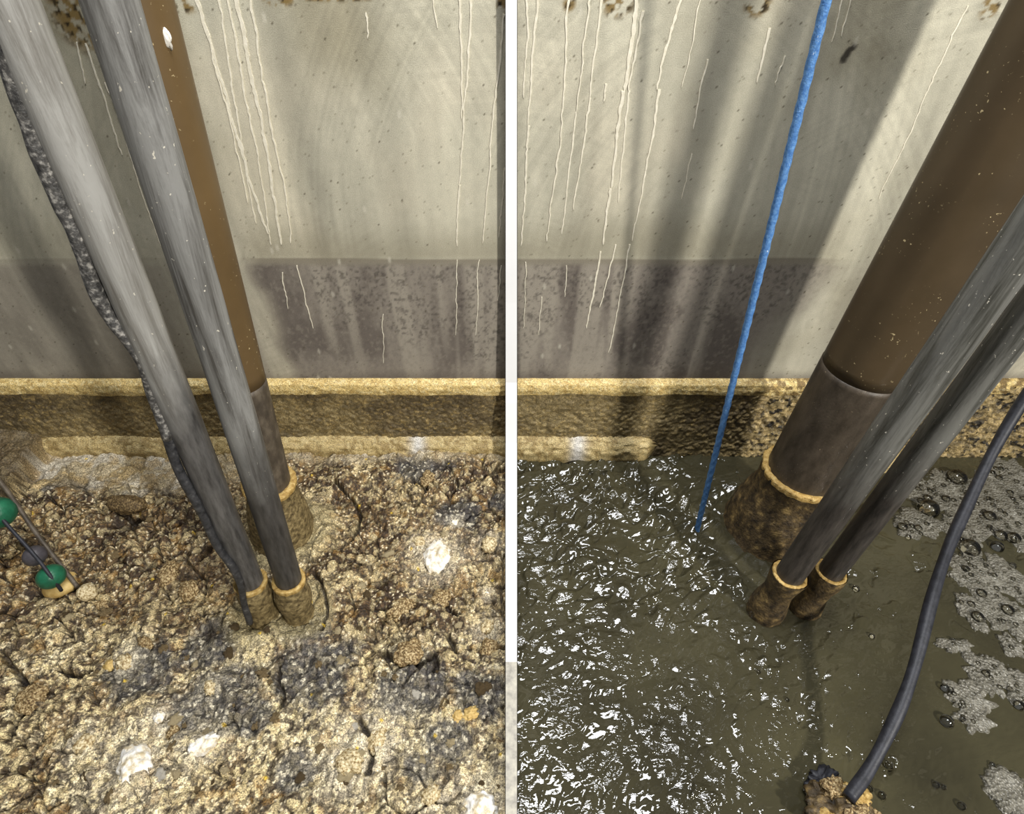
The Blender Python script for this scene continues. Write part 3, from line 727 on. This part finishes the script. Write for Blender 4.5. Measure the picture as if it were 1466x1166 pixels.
pRb = pipe('brown_pipe', 'wide dark brown pipe beside the blue rope, largest pipe', ((1548, 0), (1152, 670)), 752, ZW, 640, 116, 528, [M['big_pipe'], M['big_low']], 674, .07, 4, 'coat_dark', .018)
pR1 = pipe('grey_pipe', 'damp grey pipe running close along the wide brown pipe', ((1707, 0), (1136, 815)), 876, ZW, 629, 60, None, [M['grey_c']], 822, .006, 5, 'coat_dark')
pR2 = pipe('grey_pipe', 'smooth dark grey pipe nearest the black cable on the right', ((1812, 0), (1196, 810)), 868, ZW, 586, 56, None, [M['grey_c']], 818, .006, 6, 'coat_dark')

# white splash on the brown pipe
Bp, dp, rp = pLb
s = along(Bp, dp, 45); P = Bp+dp*s
sp = link('splash_mark', lump('splash_mark', .010, .004, .019, 5, .5, 2.5, 3), M['fleck'])
tow = (CAM-P); tow = (tow-dp*tow.dot(dp)).normalized()
sidev = dp.cross(tow).normalized()
cand = min((P+(tow*math.cos(a)+sidev*math.sin(a))*rp for a in [i*.05 for i in range(-25, 26)]), key=lambda q: abs((W/2+F*(q-CAM).x/depth(q))-237))
sp.location = cand; tag(sp, 'white bird-dropping-like splash high on the narrow brown pipe', 'splash')

# ------------------------------------------------------------------ wrapped hose along the pale grey pipe
B1, d1, r1 = pL1
hp = [(-14, 0, 0), (2, 50, .0), (22, 120, 0), (45, 185, 0), (66, 240, 0), (92, 300, 0), (113, 345, 0), (134, 409, 0), (155, 450, 0), (181, 484, 0), (205, 519, 0), (218, 563, 0), (238, 620, 0), (255, 671, 0), (287, 731, 0), (311, 782, 0), (333, 812, 0), (345, 838, 0), (349, 862, 0), (358, 892, 0)]
pts = []
for i, (px, py, _) in enumerate(hp):
    yy = B1.y-.022 if py < 600 else B1.y-.03-.03*(py-600)/290
    pts.append(on_y(px, py, yy))
pts = [pts[0]*3-pts[1]*2, pts[0]*2-pts[1]]+pts
sm = spline(pts, 150)
rad = []
for i, p in enumerate(sm):
    t = i/150; rad.append((.0175-.0055*t)*(1+.08*math.sin(i*.5)*math.sin(i*.21)))
hprof = lambda ph, s, i: 1+.10*(float(vn(np.array([s*30+4]), np.array([ph*1.4]), 3)[0])-.5)
cut = next(i for i, p in enumerate(sm) if p.z < on_y(238, 625, B1.y-.03).z)
hb = sm[-1].copy(); root = empty('wrapped_hose', hb)
tag(root, 'black crinkled wrapped hose running down the pale grey pipe', 'hose')
link('wrapped_length', sweep('wrapped_length', [p-hb for p in sm[:cut+1]], rad[:cut+1], 18, hprof), M['hose'], root)
o = link('bare_end', sweep('bare_end', [p-hb for p in sm[cut-1:]], [r*.93 for r in rad[cut-1:]], 18), M['hose_end'], root); o['label'] = 'bare blackish hose end'

# ------------------------------------------------------------------ blue rope
a = on_z(998, 758, ZW); b = on_y(1183, 0, a.y)
dv = (b-a).normalized(); st = a-dv*.25; Lr = 2.45
n = 620
pts = [st+dv*(Lr*i/n)+Vector((0, 0, 0)) for i in range(n+1)]
rr_ = 8.0*mpp(on_y(1110, 300, a.y))*.74
me = sweep('rope', pts, rr_, 15, lambda ph, s, i: 1+.07*math.cos(3*ph-s*130))
tag(link('blue_rope', me, M['rope']), 'taut bright blue rope dropping into the rippled water', 'rope')

# ------------------------------------------------------------------ black cable and the clump it ends in
cp = [((1215, 1143), .035), ((1242, 1105), .05), ((1268, 1058), .09), ((1292, 1005), .14), ((1312, 945), .19), ((1335, 855), .27), ((1356, 790), .33), ((1382, 730), .40), ((1420, 650), .52), ((1462, 578), .66), ((1515, 500), .84)]
pts = [on_z(p[0], p[1], z) for p, z in cp]; pts.append(pts[-1]*2-pts[-2]); pts.append(pts[-1]*2-pts[-2])
sm = spline(pts, 90)
me = sweep('cable', sm, [.0185+.0012*math.sin(i*.4) for i in range(91)], 20)
tag(link('black_cable', me, M['cable']), 'thick black rubber cable curving down to the brown clump', 'cable')
q = on_z(1205, 1150, 0); k = mpp(q)
root = empty('grease_clump', (q.x, q.y, ZW)); tag(root, 'spongy brown grease clump holding the end of the black cable', 'clump')
o = link('clump_body', lump('clump_body', 48*k, 34*k, 26*k, 31, .55, 3.2, 5), M['coat_dark'], root); o.location = (0, -.02, .03)
for i, (dx, dy, dz, r) in enumerate(((-.01, .035, .06, 17), (.045, .01, .06, 20), (.02, -.04, .06, 24), (-.05, -.035, .045, 20), (.085, -.03, .03, 15))):
    o = link('grease_nodule', lump('grease_nodule', r*k, r*k*.9, r*k*.7, 40+i, .6, 3.5, 4), M['rim'] if i % 2 else M['tan'], root); o.location = (dx, dy, dz)
o = lump('black_rag', 26*k, 15*k, 8*k, 51, .8, 4, 4); q2 = on_z(1176, 1122, ZW)
rag = link('black_rag', o, M['cable']); rag.location = (q2.x, q2.y, ZW+.012); rag.rotation_euler = (0, 0, .5)
tag(rag, 'torn black scrap floating beside the brown grease clump', 'scrap')

# ------------------------------------------------------------------ foam on the right water
def foam_patch(px, py, rx, ry, seed, label, bubbles, holes=.5, thick=.006):
    c = on_z(px, py, ZW); k = mpp(c)
    kx = k*rx; ky = k*ry/ max(.3, math.sin(math.atan2(CAM.z-ZW, c.y)))
    n, m = 72, 16; v = [(0, 0, thick)]; f = []
    for j in range(1, m+1):
        t = j/m
        for i in range(n):
            ph = 2*math.pi*i/n
            e = 1+.9*(float(fbm(np.array([math.cos(ph)*2.1+seed*3+30]), np.array([math.sin(ph)*2.1+30]), seed, 4, .65)[0])-.5)*1.5
            x, y = math.cos(ph)*kx*e*t, math.sin(ph)*ky*e*t
            z = thick*(1-t**5)+.006*(float(fbm(np.array([x*45+seed+30]), np.array([y*45+30]), seed, 2)[0])-.5)*(1-t)-.012*(t > .99)
            v.append((x, y, z))
    for i in range(n): f.append((0, 1+i, 1+(i+1) % n))
    for j in range(m-1):
        for i in range(n):
            f.append((1+j*n+i, 1+(j+1)*n+i, 1+(j+1)*n+(i+1) % n, 1+j*n+(i+1) % n))
    root = empty('foam_patch', (c.x, c.y, ZW+.004)); tag(root, label, 'foam', 'foam patches floating on the water')
    link('foam_sheet', pymesh('foam_sheet', v, f), M['foam'], root)
    rq = random.Random(seed)
    for (bx, by, br) in bubbles:
        p = on_z(bx, by, ZW+.008); r = br*k
        o = link('bubble', BUB, M['bubble'], root); o.location = (p.x-c.x, p.y-c.y, .002); o.scale = (r, r, r)
    for i in range(int(rx*ry/45)):
        a, q = rq.uniform(0, 6.28), math.sqrt(rq.random())*.75; r = rq.choice((2, 2.5, 3, 4))*k
        o = link('bubble', BUB, M['bubble'], root); o.location = (math.cos(a)*q*kx, math.sin(a)*q*ky, .002); o.scale = (r, r, r)
    return root
bm = bmesh.new(); bmesh.ops.create_icosphere(bm, subdivisions=3, radius=1)
for vv in bm.verts: vv.co.z = max(vv.co.z, -.15)
BUB = bpy.data.meshes.new('bubble'); bm.to_mesh(BUB); bm.free(); BUB.materials.append(M['bubble'])
BUB.polygons.foreach_set('use_smooth', np.ones(len(BUB.polygons), bool))
foam_patch(1345, 700, 60, 34, 1, 'foam patch with the largest bubbles beside the smooth grey pipe', [(1369, 685, 14), (1329, 729, 14), (1328, 714, 6), (1318, 717, 5), (1354, 715, 6)])
foam_patch(1310, 752, 30, 22, 2, 'small foam patch just below the largest bubbles', [(1292, 755, 7), (1314, 757, 6)])
foam_patch(1430, 735, 58, 52, 3, 'broad foam patch right of the black cable, full of bubbles', [(1416, 740, 9), (1433, 767, 8), (1451, 771, 9), (1428, 783, 8), (1388, 785, 13), (1446, 706, 5), (1465, 715, 5)])
foam_patch(1400, 825, 38, 42, 4, 'foam patch hugging the right side of the cable', [(1382, 815, 6), (1405, 850, 7)])
foam_patch(1392, 878, 18, 26, 5, 'narrow foam tongue with a ring bubble at its tip', [(1399, 884, 9), (1390, 866, 6)])
foam_patch(1452, 835, 22, 34, 6, 'foam patch cut by the right picture edge, upper', [(1450, 810, 5)])
foam_patch(1440, 882, 30, 26, 7, 'star-shaped foam patch with one bubble', [(1442, 874, 9)])
foam_patch(1366, 925, 22, 10, 8, 'thin foam sliver below the star-shaped patch', [])
foam_patch(1412, 962, 30, 30, 9, 'foam patch with a dark bubble low on the right', [(1411, 965, 6), (1400, 950, 4)])
foam_patch(1446, 925, 14, 16, 10, 'little foam patch above the patch with a dark bubble', [])
foam_patch(1385, 1000, 34, 26, 11, 'foam patch low beside the cable with small bubbles', [(1353, 985, 6), (1356, 1033, 9)])
foam_patch(1392, 1030, 24, 18, 12, 'foam patch at the lower end of the drifting foam', [])
foam_patch(1462, 990, 26, 30, 13, 'foam patch cut by the right picture edge, lower', [(1459, 1010, 7)])
foam_patch(1448, 1142, 38, 34, 14, 'pale flat foam slab in the bottom right corner', [], thick=.012)
foam_patch(1298, 690, 26, 24, 15, 'foam patch wedged between pipe foot and largest bubbles', [(1290, 700, 4)])
foam_patch(1445, 682, 40, 22, 16, 'thin foam patch by the far wall right of the cable', [(1430, 685, 5), (1455, 690, 4)])
foam_patch(1375, 760, 26, 30, 17, 'foam patch crossing under the black cable', [(1366, 770, 5)])
# single bubbles drifting on open water
BW = ('right of the lower bend of the black cable', 'just right of the twin grease stubs', 'on open water between stubs and cable', 'below the lowest foam sheet at right', 'left one of the close pair near the bottom right', 'right one of the close pair near the bottom right', 'at the bottom edge left of the pale foam slab', 'touching the right side of the brown clump', 'second from the right side of the brown clump', 'below the small foam patch by the grey pipe', 'in the middle of the rippled water', 'below the stubs in the middle water')
for i, (bx, by, br) in enumerate(((1272, 1097, 6), (1225, 844, 5), (1248, 912, 4), (1420, 1096, 4), (1340, 1125, 5), (1350, 1128, 4), (1376, 1155, 6), (1245, 1130, 5), (1262, 1140, 6), (1300, 770, 4), (1086, 963, 3), (1127, 1003, 3))):
    p = on_z(bx, by, ZW); r = br*mpp(p)
    o = link('bubble', BUB, M['bubble']); o.location = (p.x, p.y, ZW+.003); o.scale = (r, r, r)
    tag(o, 'single clear bubble drifting '+BW[i], 'bubble', 'single bubbles on the open water')

# ------------------------------------------------------------------ float chain on the left
pz = lambda px, py, z: on_z(px, py, z)
ch = [((-70, 650), .52), ((-4, 735), .27), ((50, 796), .14), ((73, 826), .07), ((88, 846), .02)]
P = [pz(p[0], p[1], z) for p, z in ch]
root = empty('float_chain', P[-1]); tag(root, 'black rod threaded with green and charcoal float balls at the left edge', 'float')
rod = [p-P[-1]+(CAM-p).normalized()*(.0 if k == len(P)-1 else .044) for k, p in enumerate(P)]
link('rod', sweep('rod', spline(rod, 30), .0065, 10), M['cable'], root)
dirr = (P[1]-P[2]).normalized()
for (i, rpx, mm) in ((1, 24, 'green'), (2, 15.5, 'dark_ball'), (3, 18.5, 'green')):
    r = rpx*mpp(P[i])
    prof = [(r*math.cos(a)*(1-.03*(abs(math.sin(a)) < .06)), r*.92*math.sin(a)) for a in [(-90+6*k)*math.pi/180 for k in range(31)]]
    prof = [(max(.0006, x), z) for x, z in prof]
    o = link('float_ball', lathe('float_ball', prof, 36), M[mm], root)
    o.location = P[i]-P[-1]; o.rotation_mode = 'QUATERNION'; o.rotation_quaternion = q_up(dirr)
    o['label'] = 'green float ball' if mm == 'green' else 'charcoal float ball'
wp = [pz(-60, 630, .55), pz(0, 690, .36), pz(55, 768, .15), pz(112, 842, .0)]
tag(link('thin_rod', sweep('thin_rod', spline(wp, 30), 0.0085, 10), M['brown_low']), 'thin brown rod slanting behind the float balls', 'rod')
lump_at('pebble', 92, 848, 22, 15, 13, M['ochre'], 61, 'smooth ochre stone under the lowest green float', 'stone', rough=.12, sink=-.6, rot=.4)
lump_at('pebble', 101, 834, 11, 12, 9, M['ochre'], 62, 'small ochre stone behind the smooth ochre stone', 'stone', rough=.15, sink=-.4)
lump_at('pebble', 129, 853, 14, 12, 11, M['cream'], 63, 'cream stone at the foot of the thin rod', 'stone', rough=.25, sink=-.3)
lump_at('grease_clod', 150, 868, 18, 8, 6, M['tan'], 64, 'flat tan flake below the cream stone', 'lump', rough=.2, sink=.4)
